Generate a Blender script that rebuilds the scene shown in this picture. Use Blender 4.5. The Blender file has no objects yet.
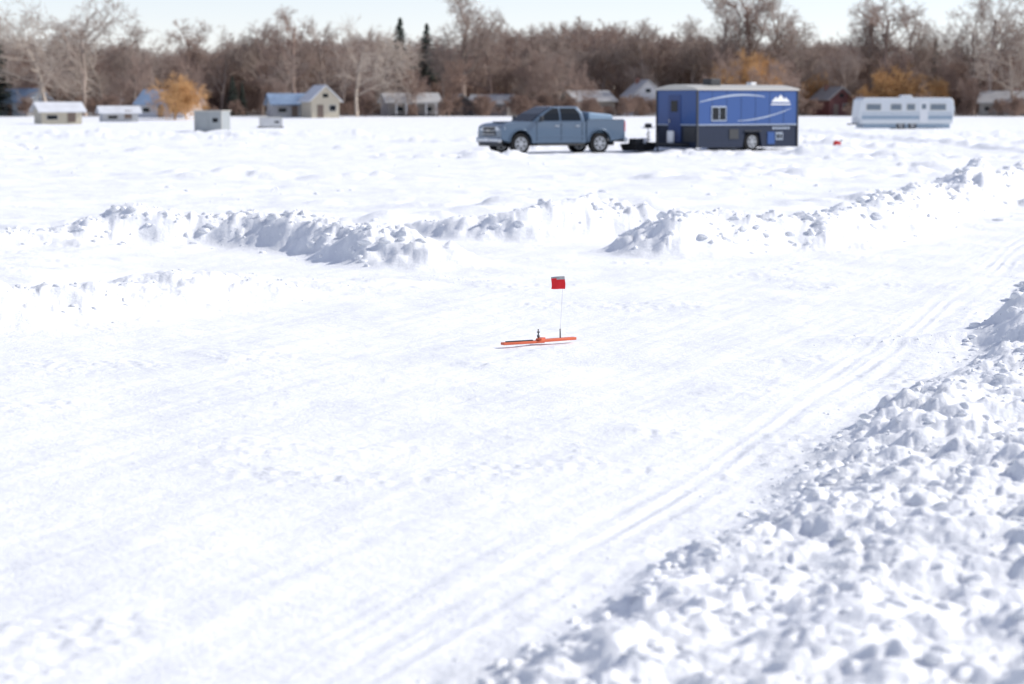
import bpy, bmesh, math, random
import numpy as np
from mathutils import Vector, Matrix, Euler
R=math.radians
scene=bpy.context.scene
COL=scene.collection

# ------------------------------------------------------------------ materials
def mat(name,color,rough=.6,metal=0.,var=.12,scale=3.,bump=0.,bscale=20.,spec=.5,coat=0.):
    m=bpy.data.materials.new(name); m.use_nodes=True
    nt=m.node_tree; b=nt.nodes['Principled BSDF']
    b.inputs['Roughness'].default_value=rough; b.inputs['Metallic'].default_value=metal
    b.inputs['Specular IOR Level'].default_value=spec
    b.inputs['Coat Weight'].default_value=coat
    tc=nt.nodes.new('ShaderNodeTexCoord')
    n=nt.nodes.new('ShaderNodeTexNoise'); n.inputs['Scale'].default_value=scale; n.inputs['Detail'].default_value=4
    nt.links.new(tc.outputs['Object'],n.inputs['Vector'])
    mx=nt.nodes.new('ShaderNodeMix'); mx.data_type='RGBA'
    c=np.array(color)
    mx.inputs['A'].default_value=(*np.clip(c*(1-var),0,1),1); mx.inputs['B'].default_value=(*np.clip(c*(1+var),0,1),1)
    nt.links.new(n.outputs['Fac'],mx.inputs['Factor']); nt.links.new(mx.outputs['Result'],b.inputs['Base Color'])
    if bump>0:
        n2=nt.nodes.new('ShaderNodeTexNoise'); n2.inputs['Scale'].default_value=bscale; n2.inputs['Detail'].default_value=5
        nt.links.new(tc.outputs['Object'],n2.inputs['Vector'])
        bp=nt.nodes.new('ShaderNodeBump'); bp.inputs['Strength'].default_value=1; bp.inputs['Distance'].default_value=bump
        nt.links.new(n2.outputs['Fac'],bp.inputs['Height']); nt.links.new(bp.outputs['Normal'],b.inputs['Normal'])
    return m

def snow_mat():
    m=bpy.data.materials.new('snow'); m.use_nodes=True
    nt=m.node_tree; N=nt.nodes; L=nt.links; b=N['Principled BSDF']
    b.inputs['Roughness'].default_value=.6; b.inputs['Specular IOR Level'].default_value=.2
    g=N.new('ShaderNodeNewGeometry')
    sep=N.new('ShaderNodeSeparateXYZ'); L.new(g.outputs['Position'],sep.inputs[0])
    def noise(scale,detail,rough=.55,src=None):
        n=N.new('ShaderNodeTexNoise'); n.inputs['Scale'].default_value=scale; n.inputs['Detail'].default_value=detail
        n.inputs['Roughness'].default_value=rough
        L.new(src or g.outputs['Position'],n.inputs['Vector']); return n
    # packed / wind-scoured patches, slightly grey
    mp=N.new('ShaderNodeMapping'); mp.inputs['Rotation'].default_value=(0,0,R(22)); mp.inputs['Scale'].default_value=(1.6,.6,1)
    L.new(g.outputs['Position'],mp.inputs['Vector'])
    n1=noise(.8,9,.74,mp.outputs[0])
    r1=N.new('ShaderNodeMapRange'); r1.inputs['From Min'].default_value=.42; r1.inputs['From Max'].default_value=.66
    L.new(n1.outputs['Fac'],r1.inputs['Value'])
    mx=N.new('ShaderNodeMix'); mx.data_type='RGBA'
    mx.inputs['A'].default_value=(.93,.932,.935,1); mx.inputs['B'].default_value=(.80,.808,.815,1)
    L.new(r1.outputs['Result'],mx.inputs['Factor'])
    # forest floor litter beyond the shoreline
    n3=noise(.25,6,.7)
    ry=N.new('ShaderNodeMapRange'); ry.inputs['From Min'].default_value=334; ry.inputs['From Max'].default_value=350; 
    L.new(sep.outputs['Y'],ry.inputs['Value'])
    r3=N.new('ShaderNodeMapRange'); r3.inputs['From Min'].default_value=.35; r3.inputs['From Max'].default_value=.5
    L.new(n3.outputs['Fac'],r3.inputs['Value'])
    mm=N.new('ShaderNodeMath'); mm.operation='MULTIPLY'; L.new(ry.outputs['Result'],mm.inputs[0]); L.new(r3.outputs['Result'],mm.inputs[1])
    mx2=N.new('ShaderNodeMix'); mx2.data_type='RGBA'; mx2.inputs['B'].default_value=(.17,.13,.10,1)
    L.new(mx.outputs['Result'],mx2.inputs['A']); L.new(mm.outputs[0],mx2.inputs['Factor'])
    L.new(mx2.outputs['Result'],b.inputs['Base Color'])
    # fine grain bump
    nb=noise(38,6,.7); nb2=noise(7,4,.6)
    ad=N.new('ShaderNodeMath'); ad.operation='MULTIPLY_ADD'; ad.inputs[1].default_value=2.2
    L.new(nb2.outputs['Fac'],ad.inputs[0]); L.new(nb.outputs['Fac'],ad.inputs[2])
    bp=N.new('ShaderNodeBump'); bp.inputs['Distance'].default_value=.007; bp.inputs['Strength'].default_value=1
    L.new(ad.outputs[0],bp.inputs['Height']); L.new(bp.outputs['Normal'],b.inputs['Normal'])
    return m
M_SNOW=snow_mat()

# ------------------------------------------------------------------ noise
def hsh(ix,iy,s):
    n=(ix.astype(np.int64)*374761393+iy.astype(np.int64)*668265263+s*1442695041)&0xffffffff
    n=((n^(n>>13))*1274126177)&0xffffffff
    n=n^(n>>16)
    return (n&0xffffff)/float(0xffffff)
def vn(x,y,s):
    ix=np.floor(x); iy=np.floor(y); fx=x-ix; fy=y-iy
    fx=fx*fx*fx*(fx*(fx*6-15)+10); fy=fy*fy*fy*(fy*(fy*6-15)+10)
    a=hsh(ix,iy,s); b=hsh(ix+1,iy,s); c=hsh(ix,iy+1,s); d=hsh(ix+1,iy+1,s)
    return (a*(1-fx)+b*fx)*(1-fy)+(c*(1-fx)+d*fx)*fy
def fbm(x,y,s,o=4,g=.5):
    t=0;a=1;w=0
    for i in range(o):
        ca,sa=math.cos(.6*i+.3),math.sin(.6*i+.3); f=2.03**i
        t=t+a*vn((x*ca-y*sa)*f,(x*sa+y*ca)*f,s+i*17); w+=a; a*=g
    return t/w-.5
def lumps(x,y,sc,s,thr=0.):
    X=x/sc+.45*vn(x/sc*1.7,y/sc*1.7,s+9); Y=y/sc+.45*vn(x/sc*1.7+31,y/sc*1.7,s+5)
    ix=np.floor(X); iy=np.floor(Y); out=np.zeros_like(X)
    for i in (-1,0,1):
        for j in (-1,0,1):
            cx=ix+i; cy=iy+j
            a=hsh(cx,cy,s+3); a=np.where(a<thr,0,(a-thr)/(1-thr))
            px=cx+hsh(cx,cy,s); py=cy+hsh(cx,cy,s+1); r=.42+.5*hsh(cx,cy,s+2)
            th=hsh(cx,cy,s+4)*6.28; dx=X-px; dy=Y-py
            u=dx*np.cos(th)+dy*np.sin(th); v=-dx*np.sin(th)+dy*np.cos(th)
            d2=(u*u+v*v*1.5)/(r*r)
            h=a*np.clip(1-d2,0,1)**1.05*(1+.35*u)
            out=np.maximum(out,h)
    return out*sc
def ss(a,b,x):
    t=np.clip((x-a)/(b-a),0,1); return t*t*(3-2*t)

# ------------------------------------------------------------------ snow relief
EY=[0,6,8.3,10.3,14.4,16.6,18.5,22,29,35,46,70]; EX=[-2.8,-.95,-.15,.62,1.9,2.65,3.4,4.4,6.3,8.3,12,20]
TY=[0,6,8.3,10.6,12.4,15,18,21,26,35,46,70];   TX=[-3.,-1.25,-.5,.22,.84,1.66,2.55,3.45,4.85,7.4,10.8,18.6]
RIDGES=[ # (points (x,y,height), half width)
 ([(-22,31,.22),(-14,32,.27),(-8,32.6,.27),(-6.4,33.6,.26),(-5.6,34.3,.42),(-4.6,34.8,.38),(-3.3,34.3,.52),(-2.5,33.2,.36),(-2.0,31.8,.40),(-1.6,30.6,.50),(-1.1,29.9,.32)],.66),
 ([(-1.1,36.9,.22),(-.5,36.2,.40),(.2,36,.44),(1.3,36.6,.58),(1.9,36.6,.46)],.68),
 ([(2.2,32.6,.5),(2.35,33.2,.70),(2.8,33.6,.54),(3.4,33.8,.42),(4.2,34.3,.48),(5.3,36.2,.57),(6.7,41,.48),(8.9,47,.5),(12,56,.55),(20,80,.6),(34,120,.6)],.72),
 ([(-16,17,.32),(-9,19,.32),(-4.9,21.8,.31),(-4.1,23.2,.30),(-3.4,24.8,.25),(-2.7,26.0,.16),(-2.0,26.4,.10)],.78),
 ([(2.9,20.4,.03),(3.4,20.2,.08),(4.2,20.6,.14)],.3),
 ([(-1.1,27.6,.03),(-.3,27,.02)],.3),
]
def ridge_dist(x,y,pts):
    best=np.full(x.shape,1e9); hh=np.zeros(x.shape)
    for (x0,y0,h0),(x1,y1,h1) in zip(pts[:-1],pts[1:]):
        dx,dy=x1-x0,y1-y0; t=np.clip(((x-x0)*dx+(y-y0)*dy)/(dx*dx+dy*dy),0,1)
        d=np.hypot(x-x0-t*dx,y-y0-t*dy); k=d<best
        best=np.where(k,d,best); hh=np.where(k,h0+(h1-h0)*t,hh)
    return best,hh
def height(x,y):
    x=np.asarray(x,float); y=np.asarray(y,float)
    near=ss(70,30,y)
    z=.05*fbm(x/3.,y/3.,1,3)+.014*fbm(x/.5,y/.5,5,3)*near
    cu=x*math.cos(R(20))-y*math.sin(R(20)); cv=x*math.sin(R(20))+y*math.cos(R(20))
    z+=.011*fbm(cu/.14,cv/2.6,11,3)*near
    z+=.017*near*ss(.10,.28,fbm(x/1.1,y/1.1,14,3))*vn(x/.06,y/.06,15)
    z+=.03*near*np.clip(vn(x/.13,y/.13,16)-.86,0,1)*ss(0,.25,fbm(x/2.5,y/2.5,17,2)+.1)*2
    # tracks : a few faint snowmobile / tyre grooves beside the bank
    tx=(np.interp(y-.8,TY,TX)+np.interp(y,TY,TX)+np.interp(y+.8,TY,TX))/3
    brk=.25+.75*ss(.3,.65,vn(x/.9,y/1.6,25))
    for off,w,dep in((-.12,.04,.005),(.04,.035,.006),(.20,.05,.005),(-.34,.03,.002)):
        d=(x-tx-off-.03*np.sin(y*.7+off*9))/w
        z+=dep*(-np.exp(-d*d)+.5*np.exp(-(np.abs(d)-1.7)**2*2.5))*near*brk*(.3+1.*vn(x/.5,y/.8,23))
    for off,w,dep in((-2.4,.06,.0025),(-1.2,.05,.003)):
        d=(x-tx-off-.05*np.sin(y*.5+off))/w
        z+=-dep*np.exp(-d*d)*near*brk*vn(x/.5,y/.8,24)
    for (ax,ay,bx,by) in((-2.6,9,0.2,12.5),(-1.5,12.2,2,13.6),(.2,17.2,1.0,18.2)):
        dx,dy=bx-ax,by-ay;l=math.hypot(dx,dy); t=((x-ax)*dx+(y-ay)*dy)/l; d=((x-ax)*dy-(y-ay)*dx)/l+.08*np.sin(t*1.3)
        z+=-.007*np.exp(-(d/.05)**2)*ss(0,.3,t)*ss(l,l-.3,t)*vn(x/.3,y/.3,28)
    # open field beyond the ridges / left of them
    field=np.maximum(ss(37,41,y), ss(-4.,-6.,x)*ss(22,25,y))*ss(320,200,y)
    f=fbm(x/2.6,y/2.,31,4)
    z+=field*(.17*f+.05)
    k=(field>.01)&(y<170)
    if k.any():
        xx,yy=x[k],y[k]
        patch=ss(0.,.2,fbm(xx/9,yy/7,41,3))
        z[k]+=field[k]*((.20*patch+.04)*lumps(xx,yy,.8,61,.5)+.15*patch*lumps(xx,yy,2.1,65,.6)+.035*patch*vn(xx/.3,yy/.3,67))
    # ridges
    crumb=np.zeros_like(x)
    for n,(pts,w) in enumerate(RIDGES):
        d,h=ridge_dist(x,y,pts)
        d=d+.7*w*fbm(x/.7,y/.7,71+n,3)
        m=np.exp(-(np.maximum(d,0)/w)**(2.6 if n<3 else 2.2)*1.1)
        hv=h*(.80+.75*(fbm(x/.9,y/.9,81+n,3)+.1))
        z+=hv*m
        crumb=np.maximum(crumb,ss(.04,.45,m)*np.clip(h*2.3,.2,1.)*(.55+.55*vn(x/1.3,y/1.3,86)))
    # ploughed bank on the right
    ex=np.interp(y,EY,EX); db=x-ex+.35*fbm(x/.7,y/.7,91,3)
    bw=ss(-.05,.8,db)
    far=ss(18.2,20.5,y)
    back=1-far*ss(1.9,3.4,db)
    bh=(.17+.12*ss(.8,3.5,db)*(1-far)+.34*far*(.7+.8*fbm(x/1.2,y/1.2,93,2)))
    z+=bw*back*bh*(1-.6*ss(46,60,y))+.17*bw*fbm(x/1.0,y/1.0,95,3)*back
    z-=.18*np.exp(-((y-18.3-.25*(x-3.6))/.45)**2)*ss(.4,1.2,db)
    bankm=ss(.0,.4,db)*(1-.85*far*ss(1.9,3.4,db))*ss(60,46,y)
    crumb=np.maximum(crumb,.85*bankm*(.6+.55*vn(x/.8,y/.8,87)))
    crumb=np.maximum(crumb,.12*ss(-.5,-.1,db)*ss(60,40,y))
    k=(crumb>.02)&(y<90)
    if k.any():
        xx,yy=x[k],y[k]; c=crumb[k]
        z[k]+=c*(.26*lumps(xx,yy,.36,101,.2)+.34*lumps(xx,yy,.18,111,.2)+.34*lumps(xx,yy,.09,121,.2)*ss(34,22,yy)+.22*lumps(xx,yy,.05,125,.3)*ss(20,14,yy)+.030*fbm(xx/.11,yy/.11,131,3))
    # shore
    z+=.35*ss(290,325,y)+2.0*ss(345,480,y)+6*ss(500,1500,y)
    return z

ys=[4.5]
while ys[-1]<130: ys.append(ys[-1]+.018*(ys[-1]/8)**1.3)
while ys[-1]<3500: ys.append(ys[-1]*1.02)
ys=np.array(ys)
NC=1150; NS=110
c=np.linspace(-1,1,NC); s=np.linspace(0,1,NS+1)[1:]**1.5
Y,_=np.meshgrid(ys,np.arange(NC+2*NS),indexing='ij')
cw=.25*ys+.5; fw=.75*ys+12
X=np.concatenate([-(cw[:,None]+(fw-cw)[:,None]*s[::-1][None]), cw[:,None]*c[None], cw[:,None]+(fw-cw)[:,None]*s[None]],axis=1)
Z=height(X.ravel(),Y.ravel())
nr,ncol=X.shape
co=np.stack([X.ravel(),Y.ravel(),Z],1).astype(np.float32)
idx=np.arange(nr*ncol).reshape(nr,ncol)
q=np.stack([idx[:-1,:-1],idx[:-1,1:],idx[1:,1:],idx[1:,:-1]],-1).reshape(-1,4)
def np_mesh(name,co,faces,mats,smooth=True):
    me=bpy.data.meshes.new(name); n=faces.shape[1]
    me.vertices.add(len(co)); me.vertices.foreach_set('co',np.ascontiguousarray(co,dtype=np.float32).ravel())
    me.loops.add(faces.size); me.loops.foreach_set('vertex_index',faces.astype(np.int32).ravel())
    me.polygons.add(len(faces)); me.polygons.foreach_set('loop_start',(np.arange(len(faces))*n).astype(np.int32))
    me.polygons.foreach_set('loop_total',np.full(len(faces),n,np.int32))
    me.polygons.foreach_set('use_smooth',np.full(len(faces),smooth))
    for m in (mats if isinstance(mats,list) else [mats]): me.materials.append(m)
    me.update(calc_edges=True); return me
g=bpy.data.objects.new('snow_ground',np_mesh('snow_ground',co,q,M_SNOW)); COL.objects.link(g)

# ------------------------------------------------------------------ snow clods
rng=np.random.default_rng(7)
bm=bmesh.new(); bmesh.ops.create_icosphere(bm,subdivisions=2,radius=1)
IV=np.array([v.co[:] for v in bm.verts]); IF=np.array([[v.index for v in f.verts] for f in bm.faces]); bm.free()
NV=24; shapes=[]
for i in range(NV):
    v=IV.copy()
    for k in range(6):
        d=rng.normal(size=3); d/=np.linalg.norm(d); o=rng.uniform(.45,.85); p=v@d
        v-=np.outer(np.maximum(p-o,0)*.9,d)
    v*=1+.08*rng.normal(size=(len(v),1)); v*=rng.uniform(.7,1.3,3)*np.array([1,1,.6]); shapes.append(v)
P=[];S=[]
def put(x,y,s): P.append(np.stack([x,y],1)); S.append(s)
n=4600; y=6+rng.random(n)**1.1*13; off=rng.random(n)**1.2*6+.05; x=np.interp(y,EY,EX)+off
put(x,y,.008+.040*rng.random(n)**3)
n=1000; y=18.5+rng.random(n)*25; x=np.interp(y,EY,EX)+np.abs(rng.normal(size=n))*.9-.05; put(x,y,.012+.06*rng.random(n)**3)
n=160; y=6+rng.random(n)*24; x=np.interp(y,EY,EX)-np.abs(rng.normal(size=n))*.2; put(x,y,.005+.012*rng.random(n)**2.5)
for k,(pts,w) in enumerate(RIDGES):
    pts=np.array(pts); seg=np.hypot(*(pts[1:,:2]-pts[:-1,:2]).T); cs=np.concatenate([[0],np.cumsum(seg)])
    n=int(min(cs[-1],45)*(46 if k<4 else 60)); t=rng.random(n)*min(cs[-1],60)
    if k in(0,3): t=cs[-1]-rng.random(n)*min(cs[-1],16)
    if k==2: t=rng.random(n)**1.4*min(cs[-1],50)
    px=np.interp(t,cs,pts[:,0])+rng.normal(size=n)*w*.6; py=np.interp(t,cs,pts[:,1])+rng.normal(size=n)*w*.65
    hh=np.interp(t,cs,pts[:,2]); put(px,py,(.015+.09*rng.random(n)**3.5)*np.clip(hh*2.2,.25,1.1)*(.75 if k>=3 else 1))
n=600; y=39+rng.random(n)**1.3*85; x=(rng.random(n)-.5)*.7*y
kk=fbm(x/7,y/6,41,3)>.03; put(x[kk],y[kk],(.04+.09*rng.random(n)**3)[kk])
P=np.concatenate(P); S=np.concatenate(S)
hz=height(P[:,0],P[:,1])
vs=[];fs=[];base=0
for i in range(len(P)):
    v=shapes[i%NV]*S[i]; a=rng.random()*6.283; ca,sa=math.cos(a),math.sin(a)
    w=np.empty_like(v); w[:,0]=v[:,0]*ca-v[:,1]*sa+P[i,0]; w[:,1]=v[:,0]*sa+v[:,1]*ca+P[i,1]; w[:,2]=v[:,2]+hz[i]-S[i]*.08
    vs.append(w); fs.append(IF+base); base+=len(v)
o=bpy.data.objects.new('snow_clods',np_mesh('snow_clods',np.concatenate(vs),np.concatenate(fs),M_SNOW)); COL.objects.link(o)

# ------------------------------------------------------------------ helpers
def gz(x,y): return float(height(np.array([x]),np.array([y]))[0])
def empty(name,loc,rz=0):
    e=bpy.data.objects.new(name,None); e.location=loc; e.rotation_euler=(0,0,rz); COL.objects.link(e); e.empty_display_size=.3; return e
def mesh(name,verts,faces,m,parent=None,bevel=0,smooth=False,seg=2):
    me=bpy.data.meshes.new(name); me.from_pydata([tuple(v) for v in verts],[],faces); me.materials.append(m)
    b=bmesh.new(); b.from_mesh(me); bmesh.ops.recalc_face_normals(b,faces=b.faces); b.to_mesh(me); b.free()
    o=bpy.data.objects.new(name,me); COL.objects.link(o)
    if parent: o.parent=parent
    if bevel:
        md=o.modifiers.new('b','BEVEL'); md.width=bevel; md.segments=seg; md.limit_method='ANGLE'; md.angle_limit=R(25)
    if smooth or bevel:
        for p in me.polygons: p.use_smooth=True
        if bevel: 
            wn=o.modifiers.new('w','WEIGHTED_NORMAL'); wn.keep_sharp=True
    return o
def box(name,c,s,m,parent=None,bevel=0,rz=0,ry=0):
    x,y,z=s[0]/2,s[1]/2,s[2]/2
    v=[(a*x,b*y,d*z) for a in(-1,1) for b in(-1,1) for d in(-1,1)]
    f=[(0,1,3,2),(4,6,7,5),(0,4,5,1),(2,3,7,6),(0,2,6,4),(1,5,7,3)]
    o=mesh(name,v,f,m,parent,bevel); o.location=c; o.rotation_euler=(0,ry,rz); return o
def prism(name,pts,y0,y1,m,parent=None,bevel=0):
    n=len(pts); v=[(p[0],y0,p[1]) for p in pts]+[(p[0],y1,p[1]) for p in pts]
    f=[tuple(range(n)),tuple(range(2*n-1,n-1,-1))]+[(i,(i+1)%n,n+(i+1)%n,n+i) for i in range(n)]
    return mesh(name,v,f,m,parent,bevel)
def cyl(name,c,r,h,m,parent=None,axis='z',n=24,bevel=0,r2=None):
    r2=r if r2 is None else r2; v=[];
    for k,(rr,zz) in enumerate(((r,-h/2),(r2,h/2))):
        for i in range(n):
            a=i/n*6.28318; p=(rr*math.cos(a),rr*math.sin(a),zz)
            if axis=='y': p=(p[0],p[2],p[1])
            if axis=='x': p=(p[2],p[0],p[1])
            v.append(p)
    f=[tuple(range(n)),tuple(range(n,2*n))]+[(i,(i+1)%n,n+(i+1)%n,n+i) for i in range(n)]
    o=mesh(name,v,f,m,parent,bevel,smooth=False); o.location=c
    if not bevel:
        for p in o.data.polygons: p.use_smooth=len(p.vertices)==4
    return o
def tube(name,p0,p1,r,m,parent=None,n=8):
    p0=Vector(p0);p1=Vector(p1); o=cyl(name,(p0+p1)/2,r,(p1-p0).length,m,parent,n=n)
    o.rotation_mode='QUATERNION'; o.rotation_quaternion=(p1-p0).to_track_quat('Z','Y'); return o

M_BLACK=mat('black_rubber',(.012,.012,.013),.85,spec=.3); M_DARK=mat('dark_plastic',(.03,.032,.035),.55)
M_CHROME=mat('chrome',(.45,.47,.50),.28,.9,.05); M_GLASS=mat('tinted_glass',(.010,.013,.017),.2,0,.1,spec=.22)
M_RIM=mat('alloy',(.45,.46,.48),.35,.8,.05); M_LAMP=mat('lamp_lens',(.6,.64,.68),.12,0,.05); M_RED=mat('red_plastic',(.55,.02,.015),.35)
M_WHITE=mat('white_paint',(.75,.76,.77),.45,0,.05); M_ALU=mat('aluminium_trim',(.52,.50,.45),.5,.2,.06)

# ------------------------------------------------------------------ pickup truck
def wheel(name,c,r,w,parent,side=1):
    e=bpy.data.objects.new(name,None); e.parent=parent; e.location=c; COL.objects.link(e)
    cyl('tire',(0,0,0),r,w,M_BLACK,e,'y',32,bevel=.035)
    for s in (1,-1):
        cyl('rim_dish',(0,s*(w/2-.01),0),r*.60,.03,M_DARK,e,'y',28)
        cyl('rim_hub',(0,s*(w/2+.012),0),r*.15,.03,M_RIM,e,'y',16)
        for k in range(6):
            a=k*math.pi/3
            box('spoke',(math.cos(a)*r*.34,s*(w/2+.008),math.sin(a)*r*.34),(r*.48,.02,r*.15),M_RIM,e,ry=-a)
        n=28;v=[];f=[]
        for i in range(n):
            a=i/n*6.28318
            for rr,yy in((r*.62,0),(r*.62,.02),(r*.54,.02),(r*.54,0)): v.append((rr*math.cos(a),s*(w/2-.002)+s*yy,rr*math.sin(a)))
        for i in range(n):
            for j in range(4): f.append((i*4+j,i*4+(j+1)%4,((i+1)%n)*4+(j+1)%4,((i+1)%n)*4+j))
        mesh('rim_ring',v,f,M_RIM,e)
    return e
def pickup(loc,rz):
    T=empty('pickup_truck',loc,rz)
    P_=mat('truck_paint',(.085,.13,.19),.34,.25,.05,1,coat=.4)
    arc=lambda cx,cz,r,a0,a1,n=12:[(cx+r*math.cos(R(a0+(a1-a0)*i/n)),cz+r*math.sin(R(a0+(a1-a0)*i/n))) for i in range(n+1)]
    body=[(-.98,.44),(-.98,1.28),(1.35,1.30),(1.5,1.295),(2.1,1.275),(2.5,1.235),(2.72,1.17),(2.84,1.08),(2.87,.85),(2.86,.6),(2.50,.5)]+arc(1.98,.47,.5,0,180,16)+[(1.46,.44)]
    prism('cab_and_hood_body',body,-.97,.97,P_,T,.085)
    for s in(1,-1):
        bed=[(-1.02,.47),(-1.02,1.34),(-2.74,1.36),(-2.80,1.30),(-2.80,.6),(-2.13,.52)]+arc(-1.63,.47,.5,180,0,16)+[(-1.11,.47)]
        prism('bed_side',bed,s*.86,s*.97,P_,T,.03)
        box('bed_rail_cap',(-1.90,s*.92,1.366),(1.70,.10,.02),M_DARK,T)
        for cx in(1.98,-1.63):
            a=arc(cx,.47,.55,2,178,18); b=arc(cx,.47,.49,178,2,18)
            prism('fender_flare',a+b,s*.93,s*1.005,P_,T,.02)
        box('rocker_step',(.2,s*.99,.38),(2.2,.14,.06),M_DARK,T,.02)
        for x in(1.27,.16,-.80): box('door_seam',(x,s*.972,.90),(.018,.006,.72),M_BLACK,T)
        for x in(.36,-.58): box('door_handle',(x,s*.985,1.12),(.2,.03,.04),M_CHROME,T,.01)
        box('mirror',(1.14,s*1.10,1.40),(.12,.2,.22),M_DARK,T,.04); box('mirror_arm',(1.12,s*.98,1.33),(.06,.16,.04),M_DARK,T)
        mesh('headlight',[(2.885,s*.50,.93),(2.885,s*.50,1.10),(2.86,s*.84,1.13),(2.70,s*.985,1.10),(2.70,s*.985,.98),(2.87,s*.84,.95)],[(0,1,2,3,4,5)],M_LAMP,T)
        box('fog_lamp',(3.0,s*.75,.55),(.03,.16,.07),M_LAMP,T,.01)
        box('tail_light',(-2.80,s*.90,1.10),(.06,.15,.42),M_RED,T,.02)
        box('character_line',(.2,s*.972,.70),(2.2,.02,.05),P_,T,.008)
        # side glass follows the two-slope cab side
        for nm,pl in(('front_glass_low',[(1.16,1.33),(.20,1.33),(.20,1.60),(.86,1.60)]),('rear_glass_low',[(.12,1.33),(-.78,1.33),(-.74,1.60),(.12,1.60)])):
            mesh(nm,[(x,s*(.925-(z-1.26)/.34*.078+.016),z) for x,z in pl],[(0,1,2,3)],M_GLASS,T)
        for nm,pl in(('front_glass_high',[(.86,1.60),(.20,1.60),(.20,1.82),(.46,1.82)]),('rear_glass_high',[(.12,1.60),(-.74,1.60),(-.58,1.82),(.12,1.82)])):
            mesh(nm,[(x,s*(.847-(z-1.60)/.28*.135+.018),z) for x,z in pl],[(0,1,2,3)],M_GLASS,T)
    v=[(1.48,-.925,1.26),(1.48,.925,1.26),(-.98,.925,1.26),(-.98,-.925,1.26),(1.0,-.85,1.60),(1.0,.85,1.60),(-.90,.84,1.60),(-.90,-.84,1.60),(.42,-.71,1.88),(.42,.71,1.88),(-.72,.71,1.89),(-.72,-.71,1.89)]
    mesh('cab_roof_and_pillars',v,[(0,1,2,3),(8,9,10,11),(0,1,5,4),(1,2,6,5),(2,3,7,6),(3,0,4,7),(4,5,9,8),(5,6,10,9),(6,7,11,10),(7,4,8,11)],P_,T,.05,seg=3)
    mesh('windshield',[(1.46,-.83,1.30),(1.46,.83,1.30),(1.035,.77,1.60),(1.035,-.77,1.60)],[(0,1,2,3)],M_GLASS,T)
    mesh('windshield_top',[(1.03,-.77,1.60),(1.03,.77,1.60),(.50,.64,1.862),(.50,-.64,1.862)],[(0,1,2,3)],M_GLASS,T)
    mesh('rear_window',[(-1.0,-.70,1.38),(-1.0,.70,1.38),(-.93,.66,1.6),(-.80,.6,1.8),(-.80,-.6,1.8),(-.93,-.66,1.6)],[(0,1,2,5),(5,2,3,4)],M_GLASS,T)
    box('hood_bulge',(2.0,0,1.275),(1.0,.9,.05),P_,T,.03)
    box('tailgate',(-2.76,0,.98),(.07,1.70,.74),P_,T,.02); box('bed_floor',(-1.9,0,.78),(1.7,1.71,.05),M_DARK,T)
    box('bed_front_wall',(-1.06,0,1.05),(.05,1.71,.56),P_,T)
    box('grille',(2.865,0,.93),(.06,1.0,.38),M_DARK,T,.02)
    for z in(.80,.94,1.09): box('grille_bar',(2.905,0,z),(.03,1.04,.03),M_CHROME,T,.008)
    box('grille_badge',(2.925,0,.945),(.02,.20,.07),M_ALU,T)
    box('front_bumper',(2.90,0,.57),(.2,1.9,.20),M_CHROME,T,.06); box('air_dam',(2.82,0,.40),(.2,1.7,.14),M_DARK,T,.03)
    box('license_plate',(3.01,0,.58),(.01,.3,.13),M_WHITE,T); box('rear_bumper',(-2.88,0,.55),(.18,1.86,.18),M_CHROME,T,.04)
    box('frame',(-.1,0,.42),(5.0,.9,.18),M_BLACK,T)
    for cx in(1.98,-1.63): box('axle',(cx,0,.42),(.12,1.5,.12),M_BLACK,T); box('wheel_well_liner',(cx,0,.62),(.9,1.1,.45),M_BLACK,T)
    for nm,cx,s in(('front_wheel_l',1.98,1),('front_wheel_r',1.98,-1),('rear_wheel_l',-1.63,1),('rear_wheel_r',-1.63,-1)):
        wheel(nm,(cx,s*.82,.42),.42,.27,T)
    LB=mat('pale_blue_tarp',(.22,.33,.45),.6)
    v=[(-2.6,-.7,.8),(-1.2,-.7,.8),(-1.2,.7,.8),(-2.6,.7,.8),(-2.5,-.6,1.60),(-1.4,-.62,1.70),(-1.3,.6,1.66),(-2.45,.6,1.56)]
    mesh('tarped_load',v,[(0,1,2,3),(4,5,6,7),(0,1,5,4),(1,2,6,5),(2,3,7,6),(3,0,4,7)],LB,T,.08)
    return T
tx,ty=1.62,97.0
pickup((tx,ty,gz(tx,ty)-.02),R(180+29))

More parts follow.
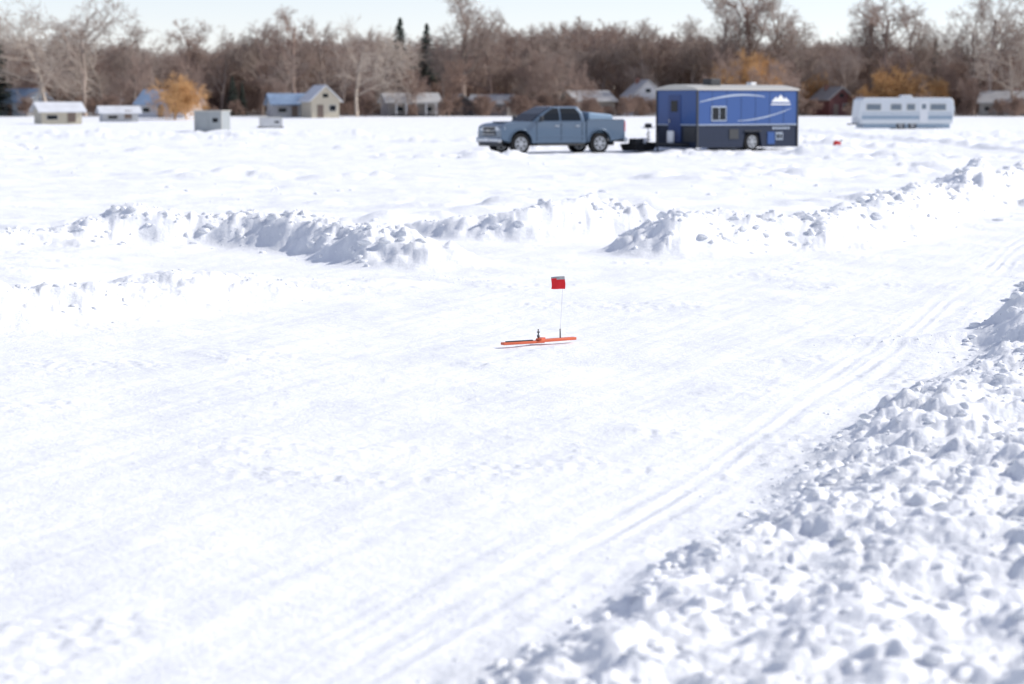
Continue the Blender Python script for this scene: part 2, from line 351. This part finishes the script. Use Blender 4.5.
# ------------------------------------------------------------------ blue wheeled ice-fishing house
def ice_house(loc,rz):
    T=empty('ice_fishing_house_trailer',loc,rz)
    L,W=5.6,2.44
    B=mat('blue_metal_siding',(.011,.062,.23),.45,.0,.06,1,coat=.1); NB=mat('dark_lower_siding',(.010,.018,.042),.6,.0,.1,spec=.3)
    GR=mat('silver_graphic',(.40,.46,.55),.4,0,.04)
    cx=3.05
    low=[(0,.18),(0,1.1),(L,1.1),(L,.18),(cx+.55,.18),(cx+.42,.78),(cx-.42,.78),(cx-.55,.18)]
    prism('lower_body',low,0.0,W,NB,T)
    box('upper_body',(L/2,W/2,1.80),(L+.02,W+.02,1.40),B,T,.02)
    box('belt_trim',(L/2,W/2,1.1),(L+.05,W+.05,.04),GR,T)
    for x in(-.005,L+.005):
        for y in(-.005,W+.005): box('corner_trim',(x,y,1.33),(.07,.07,2.3),M_DARK,T)
    pts=[(-.06,2.5)]+[(-.06+(W+.12)*i/10,2.56+.17*math.sin(math.pi*i/10)) for i in range(11)]+[(W+.06,2.5)]
    n=len(pts); v=[(x,p[0],p[1]) for x in(-.08,L+.08) for p in pts]
    mesh('roof',v,[tuple(range(n)),tuple(range(n,2*n))]+[(i,(i+1)%n,n+(i+1)%n,n+i) for i in range(n)],M_ALU,T)
    box('roof_vent',(1.6,.9,2.82),(.55,.5,.30),M_DARK,T,.03)
    box('roof_vent_small',(4.2,1.3,2.78),(.3,.3,.12),M_WHITE,T,.02)
    def window(nm,x,z,w,h):
        box(nm+'_frame',(x,-.02,z),(w+.1,.04,h+.1),GR,T,.01); box(nm+'_glass',(x,-.046,z),(w,.012,h),M_GLASS,T)
        box(nm+'_mullion',(x,-.056,z),(.03,.01,h),GR,T)
    window('window',1.15,1.55,.72,.5)
    window('rear_window',4.55,.62,.3,.2)
    box('hatch',(2.0,-.012,.72),(.5,.02,.4),M_DARK,T); box('hatch2',(4.1,-.012,.55),(.4,.02,.5),B,T)
    for k in range(1,7): box('siding_seam',(L*k/7,-.013,1.8),(.012,.006,1.3),NB,T)
    def sweep(nm,f0,f1,x0,x1,off):
        n=24; v=[]
        for i in range(n+1):
            t=i/n; x=x0+(x1-x0)*t; v+= [(x,-off,f0(t)),(x,-off,f1(t))]
        mesh(nm,v,[(2*i,2*i+1,2*i+3,2*i+2) for i in range(n)],GR,T)
    sweep('swoosh_graphic',lambda t:2.0+.28*math.sin(t*2.2),lambda t:2.03+.28*math.sin(t*2.2)+.04*math.sin(t*3.14),.1,3.7,.018)
    sweep('swoosh_graphic_low',lambda t:1.25+.5*t*t,lambda t:1.27+.5*t*t+.03*math.sin(t*3.14),2.2,5.2,.020)
    for k,(x,h,w) in enumerate(((4.35,.22,.26),(4.62,.31,.34),(4.92,.19,.24))):
        mesh('logo_peak',[(x-w,-.02-.003*k,2.02),(x+w,-.02-.003*k,2.02),(x,-.02-.003*k,2.02+h)],[(0,1,2)],M_WHITE,T)
    box('logo_bar',(4.63,-.02,1.93),(1.1,.012,.05),M_WHITE,T)
    for k in range(6): box('lettering',(4.25+.17*k,-.006,.95),(.10,.012,.09),GR,T)
    box('entry_door',(-.018,1.35,1.35),(.03,.75,1.9),mat('door_blue',(.02,.05,.17),.5),T,.01)
    box('door_window',(-.038,1.35,1.85),(.012,.4,.45),M_GLASS,T); box('door_handle',(-.05,1.62,1.25),(.04,.04,.12),M_CHROME,T)
    box('end_panel',(-.012,.45,.72),(.02,.7,.6),M_DARK,T)
    wheel('wheel',(cx,.14,.40),.40,.22,T); wheel('wheel_far',(cx,W-.14,.40),.40,.22,T)
    box('wheel_cavity',(cx,W/2,.45),(1.0,1.6,.5),M_BLACK,T)
    box('fender_trim',(cx,-.03,.84),(.95,.06,.04),M_DARK,T)
    tube('tongue_a',(-.0,.5,.3),(-1.15,W/2,.35),.045,M_DARK,T); tube('tongue_b',(-.0,W-.5,.3),(-1.15,W/2,.35),.045,M_DARK,T)
    cyl('propane_tank',(-.35,W/2,.62),.15,.5,M_WHITE,T,bevel=.05); tube('jack',(-1.05,W/2,.05),(-1.05,W/2,.85),.04,M_DARK,T)
    return T
a=R(38); hx,hy=7.45,97.6
ice_house((hx,hy,gz(hx,hy)-.08),a)

# ------------------------------------------------------------------ gear beside truck / house
def auger(loc):
    T=empty('ice_auger',loc,.5); tube('shaft',(0,0,0),(0,0,.9),.02,M_DARK,T)
    v=[];f=[];n=60
    for i in range(n+1):
        t=i/n;an=t*6.283*5; v+=[(.02*math.cos(an),.02*math.sin(an),.04+t*.7),(.11*math.cos(an),.11*math.sin(an),.04+t*.7)]
    mesh('flighting',v,[(2*i,2*i+1,2*i+3,2*i+2) for i in range(n)],M_DARK,T)
    box('powerhead',(0,0,1.02),(.26,.22,.2),M_DARK,T,.05); tube('handle',(-.3,0,.95),(.3,0,.95),.018,M_BLACK,T); box('fuel_tank',(0,.13,1.04),(.16,.08,.12),M_RED,T,.02)
auger((5.55,98.9,gz(5.55,98.9)))
def sled(loc,rz):
    T=empty('gear_sled',loc,rz)
    v=[(-.7,-.32,.05),(.6,-.32,.05),(.6,.32,.05),(-.7,.32,.05),(-.78,-.4,.32),(.85,-.38,.38),(.85,.38,.38),(-.78,.4,.32)]
    mesh('tub',v,[(0,1,2,3),(0,1,5,4),(1,2,6,5),(2,3,7,6),(3,0,4,7)],M_BLACK,T,.02)
    box('crate',(-.2,0,.34),(.5,.4,.4),M_DARK,T,.03); cyl('bucket',(.3,0,.36),.13,.38,M_WHITE,T,r2=.15)
sled((5.15,98.4,gz(5.15,98.4)),.9)
def gas_can(x,y):
    T=empty('gas_can',(x,y,gz(x,y)),.3); box('can',(0,0,.17),(.30,.2,.30),M_RED,T,.04); tube('spout',(.1,0,.30),(.24,0,.40),.022,M_BLACK,T); box('handle',(-.04,0,.34),(.2,.04,.04),M_RED,T,.01)
gas_can(13.6,101.5)
def bucket(x,y):
    T=empty('bait_bucket',(x,y,gz(x,y))); cyl('pail',(0,0,.18),.13,.36,M_DARK,T,r2=.15); cyl('lid',(0,0,.375),.16,.03,M_WHITE,T)
bucket(5.0,99.9)

# ------------------------------------------------------------------ white camper
def camper(x,y,rz):
    T=empty('camper_trailer',(x,y,gz(x,y)),rz)
    W_=mat('camper_white',(.66,.69,.71),.4,0,.04); G_=mat('camper_stripe',(.30,.38,.46),.4)
    out=[(-3.7,.45),(-3.85,1.1),(-3.7,2.3),(-3.45,2.50),(3.5,2.50),(3.75,2.3),(3.85,1.6),(3.7,.45)]
    prism('shell',out,-1.2,1.2,W_,T,.06)
    box('stripe',(0,-1.205,.95),(7.3,.012,.32),G_,T); box('stripe_thin',(0,-1.205,1.28),(7.3,.012,.06),G_,T)
    GL=mat('camper_glass',(.16,.20,.24),.2)
    for k,(cx,w) in enumerate(((-2.7,1.1),(-.9,.8),(.3,.6),(2.5,1.2))):
        box('window_frame',(cx,-1.21,1.75),(w+.1,.03,.52),M_ALU,T); box('window_glass',(cx,-1.23,1.75),(w,.012,.42),GL,T)
    box('door',(1.35,-1.215,1.35),(.68,.03,1.75),M_WHITE,T,.01); box('door_window',(1.35,-1.236,1.8),(.35,.012,.4),GL,T)
    box('roof_ac',(.2,0,2.60),(.9,.7,.2),M_WHITE,T,.06); box('skirt',(0,0,.28),(7.0,2.2,.36),G_,T)
    for s in(1,-1):
        for cx in(-.5,.45): wheel('wheel',(cx,s*1.06,.30),.34,.2,T)
    tube('tongue',(-3.7,0,.45),(-4.5,0,.4),.05,M_DARK,T); cyl('propane',(-4.0,0,.7),.13,.45,M_WHITE,T,bevel=.04)
camper(30.9,192,R(7))

# ------------------------------------------------------------------ portable shelter (grey)
def shelter(x,y,w,d,h,col,rz):
    T=empty('ice_shelter',(x,y,gz(x,y)-.02),rz); m=mat('shelter_siding',col,.45,.3,.12)
    box('walls',(0,0,h/2+.08),(w,d,h),m,T,.02); box('roof_cap',(0,0,h+.11),(w+.12,d+.12,.07),M_ALU,T)
    box('door',(-w*.18,-d/2-.012,h*.5),(w*.36,.03,h*.8),m,T,.01)
    box('window',(w*.27,-d/2-.01,h*.62),(w*.2,.03,h*.2),M_GLASS,T); box('runner',(0,-d/2+.1,.05),(w+.3,.12,.1),M_DARK,T); box('runner2',(0,d/2-.1,.05),(w+.3,.12,.1),M_DARK,T)
    for s in(-1,1): box('corner_trim',(s*w/2,-d/2,h/2+.08),(.06,.06,h),M_ALU,T)
shelter(-20.6,167,1.95,1.7,1.38,(.34,.36,.36),R(-14))
shelter(-19.9,200,1.8,1.5,.75,(.6,.6,.6),R(8))

# ------------------------------------------------------------------ houses on the shore
def house(name,b,dist,w,d,hw,hr,wall,roof,rz=0,gable=False,wins=3,chim=True,porch=False):
    x=b/1000*dist; y=dist
    T=empty(name,(x,y,gz(x,y)-.1),rz+(math.pi/2 if gable else 0))
    mw=mat('siding',wall,.7,0,.1); mr=mat('roofing',roof,.6,0,.25,.8)
    if gable: w,d=d,w
    v=[(-w/2,-d/2,0),(w/2,-d/2,0),(w/2,d/2,0),(-w/2,d/2,0),(-w/2,-d/2,hw),(w/2,-d/2,hw),(w/2,d/2,hw),(-w/2,d/2,hw),(-w/2,0,hw+hr),(w/2,0,hw+hr)]
    mesh('walls',v,[(0,1,5,4),(2,3,7,6),(0,4,8,7,3),(1,2,6,9,5),(4,5,9,8),(6,7,8,9)],mw,T)
    ov=.4; sl=hr/(d/2)
    for s in(1,-1):
        y0=s*(d/2+ov); z0=hw-ov*sl+.03; z1=hw+hr+.03
        vv=[(-w/2-ov,y0,z0),(w/2+ov,y0,z0),(w/2+ov,0,z1),(-w/2-ov,0,z1)]; vv+=[(p[0],p[1],p[2]+.16) for p in vv]
        mesh('roof_slope',vv,[(0,1,2,3),(4,5,6,7),(0,1,5,4),(1,2,6,5),(2,3,7,6),(3,0,4,7)],mr,T)
    if gable:
        fc=lambda u,z,sx,sz,dep,m,nm: box(nm,(-w/2-dep,u,z),(.05,sx,sz),m,T)
        span=d
    else:
        fc=lambda u,z,sx,sz,dep,m,nm: box(nm,(u,-d/2-dep,z),(sx,.05,sz),m,T)
        span=w
    rr=random.Random(int(b*7)+50)
    for i in range(wins):
        u=(-.5+(i+.5)/wins)*span*.9+rr.uniform(-.2,.2)
        if i==wins//2:
            fc(u,.9,.8,min(1.7,hw*.85),.01,mat('door',(.18,.13,.1),.5),'door')
        else:
            ww=rr.uniform(.6,1.2); fc(u,hw*.55,ww+.16,hw*.36,.01,M_ALU,'window_frame'); fc(u,hw*.55,ww,hw*.29,.03,M_GLASS,'window')
    if gable and hr>1.2: fc(0,hw+hr*.3,.7,.5,.01,M_GLASS,'attic_window')
    if chim: box('chimney',(w*.2,d*.12,hw+hr),(.5,.5,.9),mat('brick',(.25,.12,.09),.8),T)
    if porch:
        box('porch_roof',(0,-d/2-.95,hw-.12),(w*.8,1.9,.14),mr,T)
        for i in range(5): box('porch_post',(-w*.38+i*w*.19,-d/2-1.75,hw/2-.1),(.14,.14,hw-.2),M_WHITE,T)
        box('porch_deck',(0,-d/2-.95,.22),(w*.8,1.9,.2),M_DARK,T)
    return T
SN=(.66,.67,.69); BL=(.22,.30,.42); GY=(.30,.29,.28); PT=(.42,.41,.40)
house('beige_cabin',-187,240,4.0,3.2,1.4,.7,(.50,.45,.35),SN,R(24),chim=False,wins=2)
house('grey_house',-201,332,5.0,6,2.1,1.6,(.32,.35,.38),BL,R(-24))
house('white_cabin',-162,275,4.0,3.2,1.1,.6,(.45,.45,.45),SN,R(16),chim=False,wins=2)
house('blue_roof_house',-141,316,6.8,5,1.9,1.6,(.5,.5,.52),BL,R(-20))
house('cream_house',-79,314,3.6,6,2.4,1.7,(.54,.48,.37),SN,R(18),gable=True,chim=False,wins=2)
house('lake_house',-91,320,5.6,5,1.8,1.2,(.42,.41,.40),BL,R(14))
house('porch_cabin',-42,332,7.2,5,2.0,1.1,(.32,.29,.27),PT,R(14),wins=3,porch=True)
house('dark_cabin',-22,336,3.0,4.5,1.9,1.1,(.06,.05,.05),GY,R(12),gable=True,chim=False,wins=1)
house('grey_cabin',-8,341,5.6,5,1.8,1.1,(.30,.27,.25),PT,R(-16),wins=3)
house('tan_house',31,344,5.8,6,2.2,1.3,(.36,.31,.25),PT,R(22))
house('white_house',54,336,4.4,6,3.0,1.9,(.6,.6,.6),PT,R(10),gable=True,wins=2)
house('red_house',132,342,3.8,5,2.5,1.5,(.14,.05,.045),GY,R(22),gable=True,wins=2)
house('beige_house',203,338,6.2,5,2.0,1.4,(.36,.34,.30),PT,R(-22),wins=3)

# ------------------------------------------------------------------ trees
def seg_mesh(name,segs,m,sides=3):
    A=np.array(segs); p0=A[:,0:3]; p1=A[:,3:6]; r0=A[:,6]; r1=A[:,7]
    d=p1-p0; d/=np.linalg.norm(d,axis=1,keepdims=True)+1e-9
    h=np.where(np.abs(d[:,2:3])<.9,np.array([[0,0,1.]]),np.array([[1.,0,0]]))
    u=np.cross(d,h); u/=np.linalg.norm(u,axis=1,keepdims=True); v=np.cross(d,u)
    ring=[]
    for p,r in((p0,r0),(p1,r1)):
        for k in range(sides):
            a=k/sides*6.28318; ring.append(p+r[:,None]*(math.cos(a)*u+math.sin(a)*v))
    co=np.stack(ring,1).reshape(-1,3); b=(np.arange(len(A))*2*sides)[:,None]
    f=np.concatenate([b+np.array([[k,(k+1)%sides,sides+(k+1)%sides,sides+k]]) for k in range(sides)],0)
    return np_mesh(name,co,f,m)
def grow(seed,H,trunk=.72,rad=.28,kids=(9,6,6,5),ang=(30,60),up=.10,l1=.5,droop=0.,tw=.022,start=.3,split=False):
    rr=random.Random(seed); segs=[]
    def br(p,d,L,r,lv):
        n=(6,4,3,2,1)[lv]; pts=[(p,r)]
        for i in range(n):
            j=.10+.07*lv
            d=(d+Vector((rr.gauss(0,j),rr.gauss(0,j),rr.gauss(0,j)+(up if lv<3 else up*.5)-droop*lv*.18))).normalized()
            q=p+d*(L/n); r2=max(r*(1-.62/n*1.2),tw*.6)
            segs.append((*p,*q,r,r2)); p,r=q,r2; pts.append((p,r))
        if lv>=4: return
        nk=kids[lv] if lv<len(kids) else 0
        for i in range(nk):
            t=(start if lv==0 else .2)+(1-(start if lv==0 else .2))*((i+rr.random())/nk)
            x=t*n; k=min(int(x),n-1); f=x-k
            pp=pts[k][0].lerp(pts[k+1][0],f); pr=pts[k][1]*(1-f)+pts[k+1][1]*f
            dd=(pts[k+1][0]-pts[k][0]).normalized()
            perp=dd.orthogonal(); perp.rotate(Matrix.Rotation(rr.random()*6.283,3,dd))
            a=R(rr.uniform(*ang)); nd=(dd*math.cos(a)+perp*math.sin(a)).normalized()
            LL=(H*l1*(1.15-.6*t) if lv==0 else L*rr.uniform(.45,.7)*(1.1-.3*t))
            br(pp,nd,LL,max(pr*rr.uniform(.45,.65),tw),lv+1)
    if split:
        for k in range(3):
            a=rr.random()*6.28; br(Vector((.2*math.cos(a),.2*math.sin(a),-.2)),Vector((.33*math.cos(a),.33*math.sin(a),1)).normalized(),H*trunk,rad*.7,0)
    else: br(Vector((0,0,-.3)),Vector((rr.gauss(0,.04),rr.gauss(0,.04),1)),H*trunk,rad,0)
    return segs
M_BARK=mat('bark_grey',(.36,.285,.24),.9,0,.3,.8); M_BARK2=mat('bark_brown',(.34,.245,.20),.9,0,.3,.5)  # bark and brush colours lightened, distance haze is put into the base colour
M_BARKL=mat('bark_pale',(.44,.37,.31),.9,0,.25,.8); M_BRUSH=mat('brush_brown',(.29,.195,.15),.9,0,.3,.5)
M_WILLOW=mat('willow_twigs',(.60,.35,.15),.8,0,.25,.8); M_NEEDLE=mat('spruce_needles',(.045,.06,.045),.9,0,.4,.8)
HT=[seg_mesh('hero_tree_%d'%i,grow(100+i,14,trunk=(.8,.62,.7,.85)[i],kids=((10,7,5,4),(8,6,6,4),(9,6,5,4),(12,6,5,4))[i],ang=((28,50),(38,68),(35,62),(25,45))[i],l1=(.42,.6,.55,.36)[i],tw=.024,rad=.34,split=False),(M_BARK,M_BARKL,M_BARK,M_BARK2)[i]) for i in range(4)]
MT=[seg_mesh('mass_tree_%d'%i,grow(200+i,11,trunk=.8,kids=(10,6,5,4),ang=(25,55),l1=.42,tw=.028,rad=.17,start=.2),(M_BARK2,M_BARK,M_BARK2,M_BRUSH,M_BARK2)[i]) for i in range(5)]
BT=[seg_mesh('brush_%d'%i,grow(300+i,4,trunk=.9,kids=(9,6,5,3),ang=(25,60),l1=.5,tw=.025,rad=.07,start=.05,split=True),M_BRUSH) for i in range(3)]
def inst(name,me,x,y,s,rz,parent=None,sx=1):
    o=bpy.data.objects.new(name,me); o.location=(x,y,gz(x,y)-.05); o.scale=(s*sx,s*sx,s); o.rotation_euler=(0,0,rz); COL.objects.link(o)
    if parent: o.parent=parent
    return o
rd=random.Random(5)
mass=empty('distant_treeline',(0,0,0))
for i in range(700):
    y=352+rd.random()*115; x=rd.uniform(-.38,.38)*y
    k=.93+.12*math.sin(x*.045+1.2)+.07*math.sin(x*.13)+rd.uniform(-.14,.16)
    inst('tree',rd.choice(MT),x,y,k*(.98+.1*(y-350)/100),rd.random()*6.28,mass,rd.uniform(.9,1.3))
brush=empty('shoreline_brush',(0,0,0))
for i in range(430):
    y=347+rd.random()**1.4*70; x=rd.uniform(-.38,.38)*y
    inst('shrub',rd.choice(BT),x,y,rd.uniform(.5,1.2),rd.random()*6.28,brush,1.3)
for i in range(70):
    y=rd.uniform(320,336); x=rd.uniform(-.24,.24)*y
    inst('shrub',rd.choice(BT),x,y,rd.uniform(.3,.75),rd.random()*6.28,brush,1.2)
for i in range(46):
    y=rd.uniform(324,350); x=rd.uniform(-.3,.3)*y
    inst('tree',rd.choice(MT),x,y,rd.uniform(.45,.85),rd.random()*6.28,mass,rd.uniform(.8,1.1))
for b,d,H,v,sx in [(-191,328,18.5,1,.95),(-176,332,17.5,2,1.0),(-168,338,15,1,1.),(-156,345,13,0,1.),(-103,352,13.5,0,1),(-88,345,15,3,1),(-78,352,13,0,1),
    (-64,322,15.0,1,.95),(-54,350,13,2,1),(-19,345,18,0,.95),(-9,354,15,3,1),(12,354,13,0,1),(36,356,12.6,2,1),(53,354,13.6,0,1),(75,354,14,0,1),
    (87,348,18,0,.85),(98,350,19,3,1.1),(108,348,17.5,0,.9),(120,354,13.5,2,.9),(148,350,16,0,.9),(155,346,16.5,3,1.2),(163,348,16,0,.9),(175,354,13,2,1),
    (190,344,15.5,0,.9),(197,340,17.5,0,1),(207,336,15,1,.9),(216,346,16,0,1),(-216,350,15,2,1),(-240,350,15,1,1),(240,350,15,0,1),(-132,352,13.5,3,1.1),(-120,352,13,2,1),(-147,340,12,2,.9),(-70,340,11,2,.8),(20,340,10.5,2,.8),(-28,343,12,0,.8),(139,342,11,2,.8)]:
    inst('bare_tree',HT[v],b/1000*d,d,H/14,rd.random()*6.28,None,sx)
def spruce(seed,H,Rb):
    r=np.random.default_rng(seed); vs=[];fs=[];n=0
    z=.06*H
    while z<H*.99:
        f=1-z/H; rad=Rb*f**.85*r.uniform(.75,1.15)+.12; nb=int(7+10*f)
        for k in range(nb):
            a=r.random()*6.283; L=rad*r.uniform(.7,1.1); dz=-.25*L*r.uniform(.6,1.3)
            d=np.array([math.cos(a),math.sin(a),0]); p=np.array([-d[1],d[0],0])
            for j in range(5):
                u0=j/5*L; u1=(j+1.6)/5*L; w=.32*(1-j/6.5)*r.uniform(.6,1.2)*(.5+.5*f)+.06
                c0=d*u0+np.array([0,0,z+dz*(j/5)**1.3]); c1=d*u1+np.array([0,0,z+dz*((j+1)/5)**1.3-r.uniform(0,.12)])
                vs+= [c0-p*w*.4,c0+p*w*.4,c1+p*w+[0,0,-r.uniform(0,.2)],c1-p*w+[0,0,-r.uniform(0,.2)]]; fs.append([n,n+1,n+2,n+3]); n+=4
        z+=.028*H*(.5+.6*f)
    co=np.array(vs); fa=np.array(fs)
    tk=seg_mesh('t',[(0,0,-.2,0,0,H*.97,.2,.03)],M_BARK2,8); tc=np.array([v.co[:] for v in tk.vertices]); tf=np.array([list(p.vertices) for p in tk.polygons])+len(co)
    me=np_mesh('spruce',np.concatenate([co,tc]),np.concatenate([fa,tf]),[M_NEEDLE,M_BARK2],False)
    mi=np.zeros(len(fa)+len(tf),np.int32); mi[len(fa):]=1; me.polygons.foreach_set('material_index',mi); return me
SPR=[spruce(1,14,2.4),spruce(2,14,3.4)]
for b,d,H,v in[(-46,358,14.6,1),(-35,360,13.8,1),(-212,330,12.4,1),(-220,335,10.5,0),(-115,330,5.6,1),(-111,332,4.8,0),(174,358,11.5,0)]:
    inst('spruce_tree',SPR[v],b/1000*d,d,H/14,rd.random()*6.28,None,1.1)
W1=seg_mesh('willow',grow(401,6,trunk=.6,kids=(12,8,7,5),ang=(25,60),l1=.62,droop=.35,tw=.022,rad=.2,start=.12,up=.15),M_WILLOW)
for b,d,H,sx in[(-139,300,5.8,1.1),(-134,303,4.6,1.1),(97,340,9.2,1.),(92,343,8.4,.9),(101,341,8.4,.8),(160,341,7.4,1.),(168,340,6,1.1),(128,348,6.2,.9),(172,340,4.,1.2),(147,340,4.5,1.1)]:
    inst('willow_tree',W1,b/1000*d,d,H/6,rd.random()*6.28,None,sx)

# ------------------------------------------------------------------ tip-up
M_OR=mat('orange_painted_wood',(.60,.11,.04),.5,0,.15,12); M_FLAG=mat('red_flag_cloth',(.72,.012,.02),.7,0,.08,8); M_FW=mat('grey_flag_tape',(.40,.41,.40),.6)
M_STEEL=mat('spring_steel',(.12,.12,.12),.4,.6)
tz=gz(.24,20.1)
T=empty('ice_fishing_tip_up',(.24,20.1,tz+.010),0)
box('board_left',(-.15,-.105,.020),(.40,.055,.022),M_OR,T,.004,rz=math.atan2(.20,.33))
box('board_left_inlay',(-.18,-.130,.036),(.26,.018,.008),M_DARK,T,0,rz=math.atan2(.20,.33))
box('board_right',(.13,.09,.026),(.40,.055,.024),M_OR,T,.004,rz=math.atan2(.26,.34))
box('cross_board',(.0,.0,.043),(.05,.12,.014),M_OR,T,.003,rz=-.3)
tube('center_stem',(-.02,-.02,.03),(-.02,-.02,.125),.006,M_STEEL,T); box('trigger',(-.02,-.02,.10),(.024,.012,.01),M_STEEL,T)
cyl('reel',(-.02,-.02,.065),.012,.02,M_STEEL,T)
tube('flag_post',(.165,.12,.03),(.165,.12,.115),.006,M_STEEL,T)
tube('flag_wire',(.165,.12,.1),(.19,.10,.562),.0011,M_ALU,T)
v=[];n=10
for j in range(9):
    for i in range(n+1):
        u=i/n; w=j/8; v.append((.205-.115*u+.003*math.sin(w*5),.10+.014*math.sin(u*7+w*2)*u,.450+.104*w+.004*math.sin(u*3+1)*(.3+w)))
f=[(j*(n+1)+i,j*(n+1)+i+1,(j+1)*(n+1)+i+1,(j+1)*(n+1)+i) for j in range(8) for i in range(n)]
fo=mesh('flag',v,f,M_FLAG,T,smooth=True)
fo.data.materials.append(M_FW)
for k,p in enumerate(fo.data.polygons):
    if k//n>=5.5+ (k%n)*.1: p.material_index=1
so=fo.modifiers.new('s','SOLIDIFY'); so.thickness=.0015

# ------------------------------------------------------------------ light
SUN_AZ=R(80); SUN_EL=R(36)
w=bpy.data.worlds.new('World'); scene.world=w; w.use_nodes=True; nt=w.node_tree
sky=nt.nodes.new('ShaderNodeTexSky'); sky.sky_type='NISHITA'; sky.sun_disc=False
sky.sun_elevation=SUN_EL; sky.sun_rotation=SUN_AZ; sky.altitude=800; sky.air_density=1.0; sky.dust_density=.1; sky.ozone_density=2.5
hs=nt.nodes.new('ShaderNodeHueSaturation'); hs.inputs['Saturation'].default_value=.58; hs.inputs['Value'].default_value=1.0
tn=nt.nodes.new('ShaderNodeMix'); tn.data_type='RGBA'; tn.blend_type='MULTIPLY'; tn.inputs['Factor'].default_value=1; tn.inputs['B'].default_value=(1.0,.98,1.08,1)
bg=nt.nodes['Background']; nt.links.new(sky.outputs[0],hs.inputs['Color']); nt.links.new(hs.outputs[0],tn.inputs['A']); nt.links.new(tn.outputs['Result'],bg.inputs['Color']); bg.inputs['Strength'].default_value=.15
sl=bpy.data.lights.new('sun','SUN'); sl.energy=4.55; sl.angle=R(.53); sl.color=(1,.965,.91)
so_=bpy.data.objects.new('sun',sl); COL.objects.link(so_)
dv=Vector((math.sin(SUN_AZ)*math.cos(SUN_EL),math.cos(SUN_AZ)*math.cos(SUN_EL),math.sin(SUN_EL)))
so_.rotation_mode='QUATERNION'; so_.rotation_quaternion=dv.to_track_quat('Z','Y'); so_.location=(30,10,30)

# ------------------------------------------------------------------ camera
cd=bpy.data.cameras.new('camera'); cam=bpy.data.objects.new('camera',cd); COL.objects.link(cam); scene.camera=cam
cd.lens=85; cd.sensor_width=36; cd.clip_start=.1; cd.clip_end=6000
cam.location=(0,0,2.0); cam.rotation_euler=(R(90-5.62),0,0)
cd.dof.use_dof=True; cd.dof.focus_distance=20.2; cd.dof.aperture_fstop=2.6
scene.view_settings.view_transform='Standard'; scene.view_settings.look='None'; scene.view_settings.exposure=0
